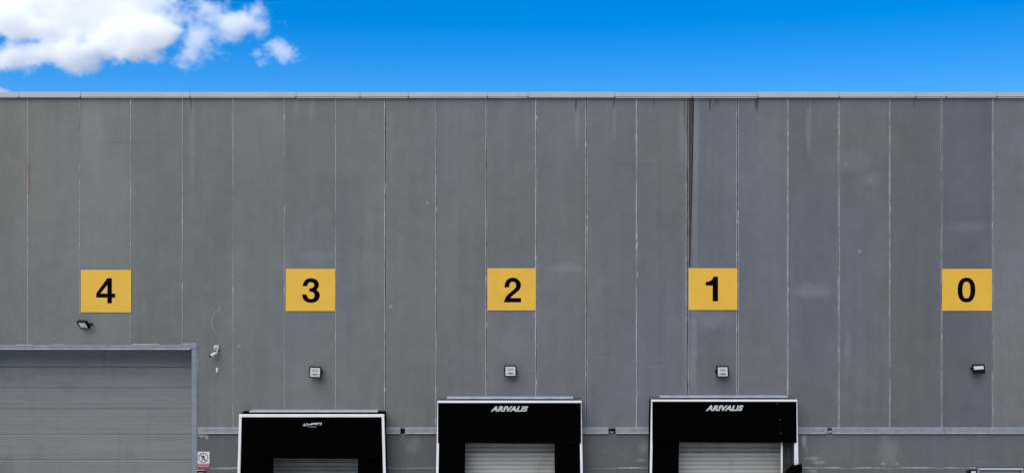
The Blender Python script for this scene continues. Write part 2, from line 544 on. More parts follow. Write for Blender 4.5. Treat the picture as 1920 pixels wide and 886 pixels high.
# ---- ledge flashing at the foot of the tall panels
ledge = box('ledge', GATE_R + .12, XR - .02, 0.05, 0.12, Z(811.5), Z(800), M_gap, hall, 0)
def ledge_piece(a, b, mat=M_ledge, droop=0.0):
    bm = bmesh.new()
    x0, x1 = X(a), X(b)
    zt, zb = Z(801.8), Z(811.2)
    add_prism(bm, [(x0, zb), (x1, zb - droop), (x1, zt - droop), (x0, zt)], -0.032, 0.05)
    bmesh.ops.bevel(bm, geom=bm.edges[:], offset=0.004, segments=1, affect='EDGES')
    o = bm_obj('ledge_flashing', bm, mat, ledge)
    box('drip_edge', x0 + .004, x1 - .004, -0.044, -0.03, zb - .006 - droop / 2, zb + 0.014 - droop / 2, M_edge, o, 0.003)
    # thin mortar lip on top
    box('top_lip', x0 + .002, x1 - .002, -0.018, 0.03, zt + .002, zt + 0.016, M_edge, o, 0.004)
    return o
for a, b in ((371, 470), (700, 751), (759.5, 840), (1070, 1141), (1154, 1240), (1475, 1551), (1559.5, 1769), (1769.5, 2060), (2060.5, 2430)):
    ledge_piece(a, b)
# what shows in the gaps between the lengths
box('broken_lip', X(1552.5), X(1559), -0.030, 0.02, Z(811), Z(806.2), M_ledge, ledge, 0.004)
box('broken_lip', X(1143), X(1150.5), -0.016, 0.03, Z(811), Z(808), M_inner, ledge, 0.004)

# ---- base panels under the ledge, in two courses, open at the docks
OPEN = [(462, 706), (838, 1072), (1240, 1482)]
def base_course(y_top, y_bot, parts_, tone_f, y0):
    for a, b in parts_:
        outline_panel('base_panel', [(X(a) , Z(y_bot)), (X(b), Z(y_bot)), (X(b), Z(y_top)), (X(a), Z(y_top))], tone_f((a + b) / 2), base, M_base, 0.006, y0, 0.08)
base = bm_obj('base_wall', (lambda b: ([add_box(b, X(p), X(q), 0.085, 0.12, 0, Z(812)) for p, q in ((366, 462), (706, 838), (1072, 1240), (1482, 1828), (1921, 2434))], b)[-1])(bmesh.new()), M_gap, hall)
def bt(px):
    if px < 500: return (0.104, 0.102, 0.098)
    if px < 1300: return (0.102, 0.103, 0.101)
    return (0.130, 0.135, 0.135)
base_course(812.5, 875.5, ((371, 462), (706, 838), (1072, 1240), (1482, 2434)), bt, 0.006)
def bt2(px): return tuple(q * 0.92 for q in bt(px))
G0 = 443 + CAM_Z * PPM
base_course(877.3, G0 - 2, ((371, 462), (706, 838), (1072, 1240), (1482, 1831), (1919, 2434)), bt2, 0.002)
def hbead(a, b, y, seed):
    bm = bmesh.new()
    n = max(4, int((b - a) / 7))
    rows = []
    for i in range(n + 1):
        px = a + (b - a) * i / n
        q = mnoise.noise(Vector((px * .05, seed, 1.7))); q2 = mnoise.noise(Vector((px * .3, seed, 5.7)))
        w = 0.013 * max(0.25, 1 + q + .6 * q2)
        z = Z(y) + 0.003 * q
        rows.append([bm.verts.new((X(px), yy, z + s * w)) for s, yy in ((-.5, .008), (-.2, -.002), (.2, -.002), (.5, .010))])
    for r0, r1 in zip(rows[:-1], rows[1:]):
        for k in range(3):
            bm.faces.new((r0[k], r0[k + 1], r1[k + 1], r1[k]))
    bm_obj('sealant_bead', bm, M_seal, base, smooth=True)
for i, (a, b) in enumerate(((371, 462), (706, 838), (1072, 1240), (1482, 1831))):
    hbead(a, b, 876.4, i + .5)

# ---- sectional gate at the left
gate = empty('gate_door', None, None)
del gate['label']; del gate['category']
gate.parent = hall
gy = 0.60
sec = [626, 687.4, 726.4, 766, 813.4, 860.8, 908, 955, 1002, G0 - 1]
for a, b in zip(sec[:-1], sec[1:]):
    zt, zb = Z(a, -gy) - 0.005, max(Z(b, -gy), .02) + 0.005
    prof = [(gy + .045, zt), (gy + .004, zt), (gy, zt - .006)]
    n = max(2, round((zt - zb) / 0.1))
    st = (zt - zb - .012) / n
    z = zt - .006
    for k in range(n):
        prof += [(gy, z - st * .10), (gy - .0009, z - st * .22), (gy - .0009, z - st * .80), (gy, z - st * .92)]
        z -= st
    prof += [(gy, zb + .006), (gy + .004, zb), (gy + .045, zb)]
    bm = bmesh.new()
    A = [bm.verts.new((GATE_L - .06, p[0], p[1])) for p in prof]
    B = [bm.verts.new((GATE_R + .06, p[0], p[1])) for p in prof]
    bm.faces.new(A); bm.faces.new(B[::-1])
    for k in range(len(prof)):
        k2 = (k + 1) % len(prof)
        bm.faces.new((A[k], A[k2], B[k2], B[k]))
    bm_obj('door_section', bm, M_gate, gate)
box('gasket', GATE_L, GATE_R, gy + .046, gy + .06, 0.02, Z(636), M_gap, gate, 0)
gfr = box('gate_frame', X(-100), FR_R - .001, -0.035, 0.58, GATE_TOP, FR_T - .002, M_frame, gate, 0.006)
for x0, x1 in ((GATE_R, FR_R - .002), (X(-100), GATE_L)):
    box('jamb', x0, x1, -0.03, 0.58, 0.01, GATE_TOP - .003, M_frame, gfr, 0.006)
box('drip_edge', X(-100), X(358), -0.05, -0.033, Z(654.4), Z(652.8), M_edge, gfr, 0.002)
bm = bmesh.new()
for k, (a, b, y) in enumerate(((30, 64, 645.5), (250, 300, 644.8), (340, 369, 643.6), (100, 120, 645.4))):
    add_box(bm, X(a), X(b), -0.04, -0.0, Z(y) - .012, Z(y) + .006, 0.004)
bm_obj('mortar_lip', bm, M_edge, gfr)
bead(X(370.3), 0.02, FR_T, 0.013, 88, gfr, blobs=0.06)

# ---- doors behind the dock shelters
def dock_door(a, b, top, y0, first):
    d = box('dock_door', X(a), X(b), y0 + .05, y0 + .08, 0.3, Z(top), M_gap, hall, 0)
    ys = [top, first]
    while ys[-1] < G0 - 60:
        ys.append(ys[-1] + 47)
    for p, q in zip(ys[:-1], ys[1:]):
        zt, zb = Z(p, -y0) - .004, Z(q, -y0) + .004
        st = 0.098
        prof = [(y0 + .045, zt), (y0 + .006, zt), (y0, zt - .008)]
        z = zt - .008
        while z - st > zb:
            prof += [(y0 - .002, z - st * .74), (y0 + .022, z - st * .80), (y0 + .022, z - st * .92), (y0, z - st)]
            z -= st
        prof += [(y0, zb + .006), (y0 + .006, zb), (y0 + .045, zb)]
        bm = bmesh.new()
        A = [bm.verts.new((X(a) + .01, *p_)) for p_ in prof]
        B = [bm.verts.new((X(b) - .01, *p_)) for p_ in prof]
        bm.faces.new(A); bm.faces.new(B[::-1])
        for k in range(len(prof)):
            k2 = (k + 1) % len(prof)
            bm.faces.new((A[k], A[k2], B[k2], B[k]))
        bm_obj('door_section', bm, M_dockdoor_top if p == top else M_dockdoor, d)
    for x0, x1 in ((a - 6, a), (b, b + 6)):
        box('guide_rail', X(x0), X(x1), y0 - .05, y0 + .08, 0.3, Z(top), M_inner, d, 0.004)
    box('lintel', X(a - 6), X(b + 6), 0.11, y0 + .1, Z(top) + .002, Z(811), M_gap, d, 0.004)
    return d
dock_door(478, 694, 818, 1.2, 866)
dock_door(862, 1050, 815, 0.12, 847.6)
dock_door(1262, 1470, 815, 0.12, 847.6)

# ---- personnel door at the right edge
pd = box('side_door', X(1837), X(1914), 0.05, 0.09, 0.02, Z(880.5), M_persdoor, hall, 0.003)
box('door_frame', X(1832), X(1918.5), -0.02, 0.1, Z(880), Z(876.2), M_ledge, pd, 0.004)
for a, b in ((1832, 1836.5), (1914.5, 1918.5)):
    box('door_frame', X(a), X(b), -0.022, 0.1, 0.0, Z(880.3), M_ledge, pd, 0.004)
box('canopy_rail', X(1836), X(1917), -0.045, -0.018, Z(878.6), Z(877.0), M_plastic, pd, 0.002)
box('door_handle', X(1841), X(1846), -0.03, 0.05, 1.02, 1.05, M_blackmetal, pd, 0.003)

# ------------------------------------------------------------------ lettering
def text_mesh(body, size, bold=0.0, shear=0.0, depth=0.004, sx=1.0, spacing=1.0):
    cu = bpy.data.curves.new('lettering', 'FONT')
    cu.body = body
    cu.size = size
    cu.offset = bold
    cu.shear = shear
    cu.extrude = depth
    cu.space_character = spacing
    cu.resolution_u = 6
    ob = bpy.data.objects.new('lettering_tmp', cu)
    COL.objects.link(ob)
    bpy.context.view_layer.update()
    dg = bpy.context.evaluated_depsgraph_get()
    me = bpy.data.meshes.new_from_object(ob.evaluated_get(dg))
    bpy.data.objects.remove(ob)
    bpy.data.curves.remove(cu)
    me.materials.clear()
    return me

def fit_text(name, body, x0, x1, z0, z1, y, mat, parent, bold, shear=0.0, spacing=1.0, depth=0.0025):
    """text fitted into a rectangle on a plane facing -Y"""
    me = text_mesh(body, 1.0, bold, shear, 0.01, 1, spacing)
    xs = [v.co.x for v in me.vertices]; ys = [v.co.y for v in me.vertices]
    ax, bx_, ay, by = min(xs), max(xs), min(ys), max(ys)
    for v in me.vertices:
        u = (v.co.x - ax) / (bx_ - ax); w = (v.co.y - ay) / (by - ay)
        dd = depth if v.co.z > 0 else 0.0
        v.co = Vector((x0 + u * (x1 - x0), y - dd, z0 + w * (z1 - z0)))
    me.name = name
    return link_obj(name, me, mat, parent)

NUMERALS = {
    '4': ([(495, 250), (565, 250), (565, 482), (615, 482), (615, 543), (565, 543), (565, 630), (497, 630), (497, 543), (330, 543), (330, 480)],
          [(497, 350), (497, 482), (390, 482)]),
    '3': ([(163, 333), (172, 285), (195, 225), (240, 172), (300, 142), (375, 132), (450, 142), (515, 170), (560, 220), (580, 285), (572, 345), (548, 390), (512, 425),
           (560, 462), (590, 505), (603, 560), (592, 625), (560, 682), (505, 725), (440, 747), (370, 753), (295, 743), (235, 715), (185, 668), (158, 605), (148, 542),
           (268, 542), (280, 590), (305, 632), (340, 655), (375, 662), (420, 652), (455, 620), (470, 565), (460, 520), (435, 490), (400, 475), (335, 470), (335, 388),
           (390, 384), (435, 362), (460, 320), (455, 275), (425, 242), (375, 232), (325, 242), (293, 280), (280, 333)], None),
    '2': ([(150, 360), (158, 300), (175, 240), (210, 180), (265, 138), (330, 118), (385, 116), (450, 125), (515, 160), (565, 215), (587, 280), (585, 345), (560, 405),
           (520, 450), (455, 500), (390, 550), (340, 590), (310, 632), (592, 632), (592, 738), (140, 738), (150, 690), (175, 625), (215, 570), (270, 515), (330, 470),
           (390, 425), (440, 375), (462, 325), (455, 270), (430, 235), (390, 217), (345, 220), (305, 243), (285, 285), (272, 360)], None),
    '1': ([(460, 190), (515, 190), (515, 505), (450, 505), (450, 305), (368, 302), (368, 258), (405, 252), (435, 236), (452, 215)], None),
    '0': ([(456 + 150 * math.copysign(abs(math.cos(a)) ** .86, math.cos(a)), 470 - 205 * math.copysign(abs(math.sin(a)) ** .86, math.sin(a))) for a in [2 * math.pi * k / 48 for k in range(48)]],
          [(456 + 68 * math.copysign(abs(math.cos(a)) ** .8, math.cos(a)), 470 - 140 * math.copysign(abs(math.sin(a)) ** .8, math.sin(a))) for a in [2 * math.pi * k / 48 for k in range(48)]]),
}
def numeral(digit, x0, x1, z0, z1, y, mat, parent):
    """black numeral cut from film, drawn as a filled outline"""
    outer, hole = NUMERALS[digit]
    ax, bx_ = min(p[0] for p in outer), max(p[0] for p in outer)
    ay, by = min(p[1] for p in outer), max(p[1] for p in outer)
    cu = bpy.data.curves.new('numeral', 'CURVE')
    cu.dimensions = '2D'
    cu.fill_mode = 'BOTH'
    cu.extrude = 0.0012
    for pts in (outer, hole):
        if not pts:
            continue
        sp = cu.splines.new('POLY')
        sp.points.add(len(pts) - 1)
        sp.use_cyclic_u = True
        for q, p in zip(sp.points, pts):
            q.co = (x0 + (p[0] - ax) / (bx_ - ax) * (x1 - x0), z1 - (p[1] - ay) / (by - ay) * (z1 - z0), 0, 1)
    ob = bpy.data.objects.new('numeral_tmp', cu)
    COL.objects.link(ob)
    bpy.context.view_layer.update()
    me = bpy.data.meshes.new_from_object(ob.evaluated_get(bpy.context.evaluated_depsgraph_get()))
    bpy.data.objects.remove(ob)
    bpy.data.curves.remove(cu)
    for v in me.vertices:
        v.co = Vector((v.co.x, y - .0013 - v.co.z, v.co.y))
    me.materials.clear()
    return link_obj('numeral', me, mat, parent)

# ------------------------------------------------------------------ yellow dock number boards
def number_board(digit, x0, x1, y0, y1, gx0, gx1, gy0, gy1, label):
    t = empty('number_board', label, 'sign', (X((x0 + x1) / 2), 0, Z(y1)), 'yellow number boards over the docks')
    ox, oz = t.location.x, t.location.z
    bm = bmesh.new()
    add_box(bm, X(x0) - ox, X(x1) - ox, -0.016, -0.010, Z(y1) - oz, Z(y0) - oz, 0.0015)
    bm_obj('board', bm, M_yellow, t)
    bm = bmesh.new()
    for u in (.08, .92):
        add_box(bm, X(x0 + (x1 - x0) * u) - ox - .02, X(x0 + (x1 - x0) * u) - ox + .02, -0.0098, 0.004, Z(y1) - oz + .03, Z(y0) - oz - .03)
    bm_obj('mounting_rail', bm, M_inner, t)
    numeral(digit, X(gx0) - ox, X(gx1) - ox, Z(gy1) - oz, Z(gy0) - oz, -0.0165, M_numeral, t)
    return t
number_board('4', 152, 246.5, 505.5, 585, 181, 216.5, 521, 568, 'yellow board with black number 4 above the large gate')
number_board('3', 536, 628.5, 503.5, 582.5, 566.5, 600, 521, 567, 'yellow board with black number 3 over the lowest dock shelter')
number_board('2', 914, 1005, 502.5, 581.5, 945, 977, 520, 566, 'yellow board with black number 2 over the middle dock shelter')
number_board('1', 1291, 1382.5, 502.5, 580.5, 1323, 1346, 518, 564, 'yellow board with black number 1 below the rusty joint')
number_board('0', 1766, 1859.5, 503.5, 582, 1795, 1828, 520, 566, 'yellow board with black number 0 at the far right')

# ------------------------------------------------------------------ dock shelters
DF = 0.42
def sheet(name, pts_fn, nu, nv, mat, parent, thick=0.006):
    bm = bmesh.new()
    g = [[bm.verts.new(pts_fn(i / nu, j / nv)) for i in range(nu + 1)] for j in range(nv + 1)]
    for j in range(nv):
        for i in range(nu):
            bm.faces.new((g[j][i], g[j][i + 1], g[j + 1][i + 1], g[j + 1][i]))
    bmesh.ops.solidify(bm, geom=bm.faces[:], thickness=thick)
    return bm_obj(name, bm, mat, parent, smooth=True)

def bar_poly(name, pts, y0, y1, mat, parent, ox, oz):
    bm = bmesh.new()
    add_prism(bm, [(p[0] - ox, p[1] - oz) for p in pts], y0, y1)
    bmesh.ops.bevel(bm, geom=bm.edges[:], offset=0.005, segments=1, affect='EDGES')
    return bm_obj(name, bm, mat, parent)

def shelter(label, xl, xr, ytop, bar_h, strip, oy, ox0, ox1, splay, bar_w, head_over, torn=False, roof=None):
    d = DF
    xc = (xl + xr) / 2
    t = empty('dock_shelter', label, 'dock shelter', (X(xc), 0, 0.0), 'dock shelters along the wall')
    cx, cz = t.location.x, t.location.z
    fx = lambda p: X(p, d) - cx
    fz = lambda p: Z(p, d)
    bot = 0.55
    # bottom splay in metres
    drop = (fz(ytop) - bot)
    ppx = (CAM_D - d) / CAM_D / PPM
    sp = splay * ppx
    L, R_ = fx(xl), fx(xr)
    ZT = fz(ytop)
    bw = bar_w * ppx
    # white front frame
    bar_poly('top_bar', [(L, fz(ytop + bar_h)), (R_, fz(ytop + bar_h)), (R_, ZT), (L, ZT)], -d, -d + .05, M_white, t, 0, 0)
    zs = fz(ytop + bar_h) - .003
    for s, x in ((-1, L), (1, R_)):
        if torn and s == 1:
            bar_poly('side_bar', [(x + sp - bw, bot), (x + sp, bot), (x, zs), (x - bw, zs)], -d, -d + .05, M_white, t, 0, 0)
        elif s == -1:
            bar_poly('side_bar', [(x - sp, bot), (x - sp + bw, bot), (x + bw, zs), (x, zs)], -d, -d + .05, M_white, t, 0, 0)
        else:
            bar_poly('side_bar', [(x + sp - bw, bot), (x + sp, bot), (x, zs), (x - bw, zs)], -d, -d + .05, M_white, t, 0, 0)
    # roof sheet, side sheets back to the wall
    rs = lambda u, v: Vector((L + .01 + (R_ - L - .02) * u, -d + .045 + (d - .06) * v, ZT - .02 + .03 * v + .004 * math.sin(u * 23)))
    sheet('roof_sheet', rs, 24, 4, roof or M_black, t)
    a, b = strip
    box('roof_strip', X(a, .15) - cx, X(b, .15) - cx, -0.24, -0.012, ZT + .012, ZT + .046, M_strip, t, 0.006)
    for s, x in ((-1, L), (1, R_)):
        ss = lambda u, v, x=x, s=s: Vector((x - s * .012 + s * sp * v * 0.96 + .006 * math.sin(v * 9 + u * 3), -d + .05 + (d - .055) * u, ZT - .05 - (ZT - .05 - bot) * v))
        sheet('side_sheet', ss, 4, 16, M_black, t)
    # head curtain, in front of the frame, and the two side curtains
    hx0, hx1 = L + head_over, R_ - head_over
    zh0, zh1 = fz(ytop + bar_h) + .004, fz(oy)
    hc = lambda u, v: Vector((hx0 + (hx1 - hx0) * u, -d - .012 - .012 * v + .008 * math.sin(u * 11 + 1) * v + .05 * v * v * 0, zh0 + (zh1 - zh0) * v + .006 * math.sin(u * 7) * v))
    sheet('head_curtain', hc, 28, 8, M_black, t)
    zc0 = zh1 + .25
    def side_c(x0, x1, xb0, xb1, ph):
        f = lambda u, v: Vector(((x0 + (x1 - x0) * u) * (1 - v) + (xb0 + (xb1 - xb0) * u) * v + .004 * math.sin(v * 12 + ph), -d + .030 + .010 * math.sin(u * 6 + v * 5 + ph), zc0 + (bot - zc0) * v))
        sheet('side_curtain', f, 8, 20, M_black, t)
    side_c(L + bw * .9, fx(ox0), L + bw * .9 - sp, fx(ox0), 0.4)
    if not torn:
        side_c(fx(ox1), R_ - bw * .9, fx(ox1), R_ - bw * .9 + sp, 2.0)
    return t, cx, fx, fz, L, R_, bw, bot, ppx

ARIV = dict(bold=0.055, shear=0.34, spacing=1.06)
sA, cA, fxA, fzA, *_ = shelter('lowest black dock shelter with wide white frame and a worn print', 448, 720.5, 776, 5.4, (469, 709), 858.5, 512, 671, 6.5, 5.2, 0.066)
sB, cB, fxB, fzB, *_ = shelter('intact black dock shelter with thin white edges under number board 2', 820, 1090.5, 750.8, 4.0, (838, 1075), 829.5, 872, 1040, 4.5, 4.4, 0.016, roof=M_roofsheet)
sC, cC, fxC, fzC, LC, RC, bwC, botC, pC = shelter('black dock shelter with its right curtain torn away', 1221, 1495, 748.8, 3.6, (1236, 1475), 828.5, 1273.5, 1463, 5.0, 4.2, 0.024, torn=True, roof=M_roofsheet)

fit_text('lettering', 'ARIVALIS', fxB(920), fxB(990.5), fzB(770.3), fzB(760), -DF - .032, M_letter, sB, ARIV['bold'], ARIV['shear'], ARIV['spacing'])
fit_text('lettering', 'ARIVALIS', fxC(1322.5), fxC(1393.5), fzC(769), fzC(758.3), -DF - .032, M_letter, sC, ARIV['bold'], ARIV['shear'], ARIV['spacing'])

# worn print on the lowest shelter: wedge, wavy band, blue patch, underline
def flat(name, pts, mat, parent, fx, fz, y):
    bm = bmesh.new()
    add_prism(bm, [(fx(p[0]), fz(p[1])) for p in pts], y - .002, y)
    return bm_obj(name, bm, mat, parent)
pr = flat('worn_print', [(568, 796.8), (571.2, 792.4), (572.3, 792.4), (571.8, 795), (574, 796), (580, 796.6), (578, 797)], M_letter, sA, fxA, fzA, -DF - .032)
flat('print_piece', [(574.2, 794.7), (575, 792.3), (576.5, 792), (579, 793.2), (581.5, 793.8), (583.5, 792.4), (586, 791.8), (591, 791.2), (596.5, 791.3), (595.5, 794.6), (592.5, 795), (591, 794), (588, 794), (585, 795.2), (581, 795.4), (578, 794.6)], M_letter, pr, fxA, fzA, -DF - .032)
flat('print_piece', [(595.6, 795.2), (597.2, 792.9), (601, 792.9), (601.8, 796), (597, 796.4)], M_blue, pr, fxA, fzA, -DF - .032)
flat('print_piece', [(596.8, 792.7), (597, 791), (604.2, 791), (603, 793.5), (603.8, 796), (602.5, 796), (601.3, 792.7)], M_letter, pr, fxA, fzA, -DF - .032)
flat('print_piece', [(577.8, 798), (594.6, 798), (592.5, 799.7), (579, 799.7)], M_inner, pr, fxA, fzA, -DF - .032)

# torn right-hand side of the shelter over dock 1: bare posts, worn foam, curtain slumped below
box('inner_post', fxC(1467), fxC(1470.2), -DF + .12, -DF + .16, botC, fzC(822), M_white, sC, 0.004)
box('inner_post', fxC(1489.6), fxC(1492.6), -DF + .002, -DF + .05, botC, fzC(829), M_white, sC, 0.004)
bm = bmesh.new()
for k in range(34):
    z = fzC(824) - k * .06
    w = rng.uniform(.03, .07)
    x = fxC(1473.5) + rng.uniform(-.015, .03)
    add_box(bm, x - w / 2, x + w / 2, -DF + .2 + rng.uniform(-.03, .03), -DF + .27, z - .035, z + .03, .008)
bm_obj('foam_pad', bm, M_debris, sC)
box('inner_post', fxC(1480), fxC(1487.5), -DF + .25, -DF + .31, botC, fzC(834), M_debris, sC, 0.006)
bm = bmesh.new()
bmesh.ops.create_icosphere(bm, subdivisions=4, radius=1.0)
for v in bm.verts:
    n = v.co.copy()
    q = mnoise.fractal(n * 1.7 + Vector((3, 1, 8)), 1.0, 2.0, 4)
    v.co = n * (1 + .22 * q)
    v.co.x = v.co.x * .25 - max(0, v.co.z) * -.18
    v.co.z = v.co.z * .62
    v.co.y = v.co.y * .07
    v.co += Vector((fxC(1478), -DF - .06, fzC(868) - .60))
bm_obj('torn_curtain', bm, M_black, sC, smooth=True)
for p, y in ((1457, 755.5), (1462, 785.3)):
    box('curtain_rivet', fxC(p) - .022, fxC(p) + .022, -DF - .033, -DF - .022, fzC(y) - .008, fzC(y) + .008, M_debris, sC, 0.004)
box('curtain_rivet', fxC(1462.5) - .02, fxC(1462.5) + .03, -DF - .035, -DF - .022, fzC(810.6) - .006, fzC(810.6) + .006, M_debris, sC, 0.003)

# ------------------------------------------------------------------ floodlights
def floodlight(label, px, py, w, h, kind, rot=None, group='floodlights on the wall'):
    """square floodlight; local x right, z up, face towards -Y"""
    t = empty('floodlight', label, 'floodlight', (X(px, .15), -0.15, Z(py, .15)), group)
    W, H = w / PPM, h / PPM
    head = bmesh.new()
    add_box(head, -W / 2, W / 2, -0.02, 0.035, -H / 2, H / 2, 0.008)
    hd = bm_obj('housing', head, M_blackmetal, t)
    bm = bmesh.new()
    r = .025
    rim = [(-W / 2, W / 2, H / 2 - r, H / 2), (-W / 2, W / 2, -H / 2, -H / 2 + r), (-W / 2, -W / 2 + r, -H / 2 + r, H / 2 - r), (W / 2 - r, W / 2, -H / 2 + r, H / 2 - r)]
    for x0, x1, z0, z1 in rim:
        add_box(bm, x0, x1, -0.036, -0.018, z0, z1, 0.003)
    rm = bm_obj('rim', bm, M_blackmetal, t)
    if kind == 'square':
        g = box('reflector', -W / 2 + r, W / 2 - r, -0.026, -0.0195, -H / 2 + r, H / 2 - r, M_lens, t, 0.002)
        i1 = box('led_plate', -W * .26, W * .26, -0.030, -0.0262, H * .02, H * .26, M_lens_in, t, 0.002)
        i2 = box('led_chip', -W * .30, W * .30, -0.031, -0.0262, -H * .27, -H * .13, M_lens_in, t, 0.003)
        i3 = box('led_strip', -W * .16, W * .18, -0.033, -0.0312, -H * .23, -H * .16, M_blackmetal, t, 0.001)
        bits = [hd, rm, g, i1, i2, i3]
    elif kind == 'olive':
        g = box('reflector', -W / 2 + r, W / 2 - r, -0.026, -0.0195, -H / 2 + r, H / 2 - r, M_lens, t, 0.002)
        i1 = box('led_plate', -W * .36, W * .36, -0.030, -0.0262, -H * .36, H * .36, M_olive, t, 0.002)
        i3 = box('led_strip', -W * .1, W * .2, -0.032, -0.0302, -H * .28, -H * .2, M_inner, t, 0.001)
        bits = [hd, rm, g, i1, i3]
    else:
        g = box('reflector', -W / 2 + r, W / 2 - r, -0.026, -0.0195, -H * .03, H / 2 - r, M_signwhite, t, 0.002)
        i1 = box('driver_box', -W / 2 + .004, W / 2 - .004, -0.05, -0.0195, -H / 2 + .004, -H * .05, M_blackmetal, t, 0.006)
        bits = [hd, rm, g, i1]
    if rot is not None:
        for o in bits:
            o.rotation_euler = rot
    # stirrup bracket from the head to a plate on the wall
    br = bmesh.new()
    for s in (-1, 1):
        add_box(br, s * (W / 2 + .008) - .004, s * (W / 2 + .008) + .004, -.012, .14, -.014, .014, .002)
    add_box(br, -W / 2 - .012, W / 2 + .012, .125, .141, -.02, .02, .002)
    bm_obj('bracket', br, M_blackmetal, t)
    return t

floodlight('square black floodlight with pale face above the lowest dock shelter', 591, 697, 22.5, 21, 'square', (math.radians(-6), math.radians(2), 0))
floodlight('square black floodlight with pale face above the intact middle dock shelter', 957, 695, 22.5, 21, 'square', (math.radians(-8), 0, 0))
floodlight('square black floodlight with pale face above the shelter with the torn curtain', 1354.5, 696, 22.5, 21, 'square', (math.radians(-8), 0, math.radians(4)))
# skewed one by the gate: its axes laid out directly (right edge forward, face tipped down)
u = Vector((20.5, -9.0, 0.0)).normalized()
v = Vector((4.0, 9.0, -13.5))
v = (v - u * v.dot(u)).normalized() * -1       # up
n = u.cross(v)                                  # local y = z x x
yv = v.cross(u)
R3 = Matrix((u, yv, v)).transposed()
floodlight('tilted black floodlight with olive face above the gate lintel', 157, 607.7, 22.6, 17, 'olive', R3.to_euler())
floodlight('dark floodlight with white upper face under number board 0', 1835, 691, 21, 17, 'half', (math.radians(4), math.radians(-5), math.radians(-14)))
box_l = floodlight('small white-faced black lamp beside the door at the lower right edge', 1824.5, 885, 13, 11, 'half', (math.radians(-4), 0, 0))

# ------------------------------------------------------------------ camera, sensor, notices
t = empty('security_camera', 'white bullet security camera with junction box right of the gate', 'camera', (X(407), 0, Z(655)))
cx, cz = t.location.x, t.location.z
box('junction_box', X(402.3) - cx, X(411.2) - cx, -0.06, 0.006, Z(655) - cz, Z(646.8) - cz, M_plastic, t, 0.006)
box('box_lid', X(403.8) - cx, X(409.6) - cx, -0.066, -0.058, Z(653.5) - cz, Z(648.3) - cz, M_lens_in, t, 0.003)
bm = bmesh.new()
a = Vector((X(410.5) - cx, -0.10, Z(658.7) - cz)); b = Vector((X(398.5) - cx, -0.19, Z(665) - cz))
add_tube(bm, a, b, 0.036, 0.036, 20)
bmesh.ops.bevel(bm, geom=[e for e in bm.edges if e.calc_face_angle(0) > 1.0], offset=0.008, segments=2, affect='EDGES')
bm_obj('barrel', bm, M_plastic, t, smooth=True)
bm = bmesh.new()
dd = (b - a).normalized()
add_tube(bm, b - dd * .004, b + dd * .016, 0.037, 0.039, 20)
add_box(bm, b.x - .035, b.x + .03, b.y - .02, b.y + .02, b.z + .030, b.z + .036)
bm_obj('lens_hood', bm, M_blackmetal, t)
bm = bmesh.new()
add_tube(bm, (X(409) - cx, -0.05, Z(655) - cz), (X(408.5) - cx, -0.11, Z(659) - cz), 0.012, 0.012, 10)
bm_obj('mount_arm', bm, M_plastic, t)

t = empty('wall_sensor', 'tiny white capsule-shaped sensor below the security camera', 'sensor', (X(407.3), 0, Z(693.5)))
bm = bmesh.new()
for i in range(1):
    bmesh.ops.create_uvsphere(bm, u_segments=20, v_segments=12, radius=.03)
    for vv in bm.verts:
        vv.co.z += .032 if vv.co.z > 0.001 else (-.032 if vv.co.z < -0.001 else 0)
        vv.co.y *= .9
bm_obj('cover', bm, M_plastic, t, smooth=True)
box('backplate', -.036, .036, 0.004, 0.012, -.07, .07, M_blackmetal, t, .003)

t = empty('warning_sign', 'square white no-pedestrians sign with red band beside the gate frame', 'sign', (X(381), 0, Z(877)))
cx, cz = t.location.x, t.location.z
fx = lambda p: X(p) - cx
fz = lambda p: Z(p) - cz
box('plate', fx(369.8), fx(393), -.006, .004, fz(868.1), fz(845.8), M_signwhite, t, .001)
box('text_band', fx(369.2), fx(393), -.0058, .004, fz(877.5), fz(868.3), M_red, t, .001)
bm = bmesh.new()
for y, h_, a_, b_ in ((869.9, 1.0, 371.5, 391.5), (872.7, 1.5, 371, 392.0)):
    add_box(bm, fx(a_), fx(b_), -.0075, -.0055, fz(y + h_ / 2), fz(y - h_ / 2))
bm_obj('text_line', bm, M_pink, t)
bm = bmesh.new()
n = 40
cxs, czs, ro, ri = fx(381.3), fz(856.8), 9.3 / PPM, 8.0 / PPM
rows = []
for k in range(n):
    a_ = 2 * math.pi * k / n
    rows.append([bm.verts.new((cxs + r * math.cos(a_), yy, czs + r * math.sin(a_))) for r in (ri, ro) for yy in (-.0068, -.0085)])
for k in range(n):
    p, q = rows[k], rows[(k + 1) % n]
    for i, j in ((0, 1), (1, 3), (3, 2), (2, 0)):
        bm.faces.new((p[i], p[j], q[j], q[i]))
ring = bm_obj('prohibition_ring', bm, M_prohib, t)
flat('slash', [(374.6, 850.9), (375.6, 849.9), (388, 862.7), (387, 863.7)], M_prohib, t, fx, fz, -.0066)
bm = bmesh.new()
def poly(pts, y=-.0090):
    add_prism(bm, [(fx(p[0]), fz(p[1])) for p in pts], y, y + .0014)
poly([(380.7, 851.5), (381.6, 850), (382.6, 851.5), (381.7, 853)])                      # head
poly([(380.0, 853.2), (382.4, 853.2), (382.9, 857.4), (380.4, 857.4)])                  # trunk
poly([(380.1, 853.4), (380.7, 854.6), (377.6, 856.6), (376.2, 855.8), (378, 855)])       # arm
poly([(382.4, 853.6), (385.6, 856.6), (385, 857.3), (382.3, 855.2)])                    # arm
poly([(380.3, 857.3), (381.7, 857.5), (379.1, 862.3), (377.5, 861.9)])                   # leg
poly([(381.4, 857.3), (383, 857.2), (384.9, 862), (383.4, 862.3)])                       # leg
bm_obj('walking_figure', bm, M_numeral, t)

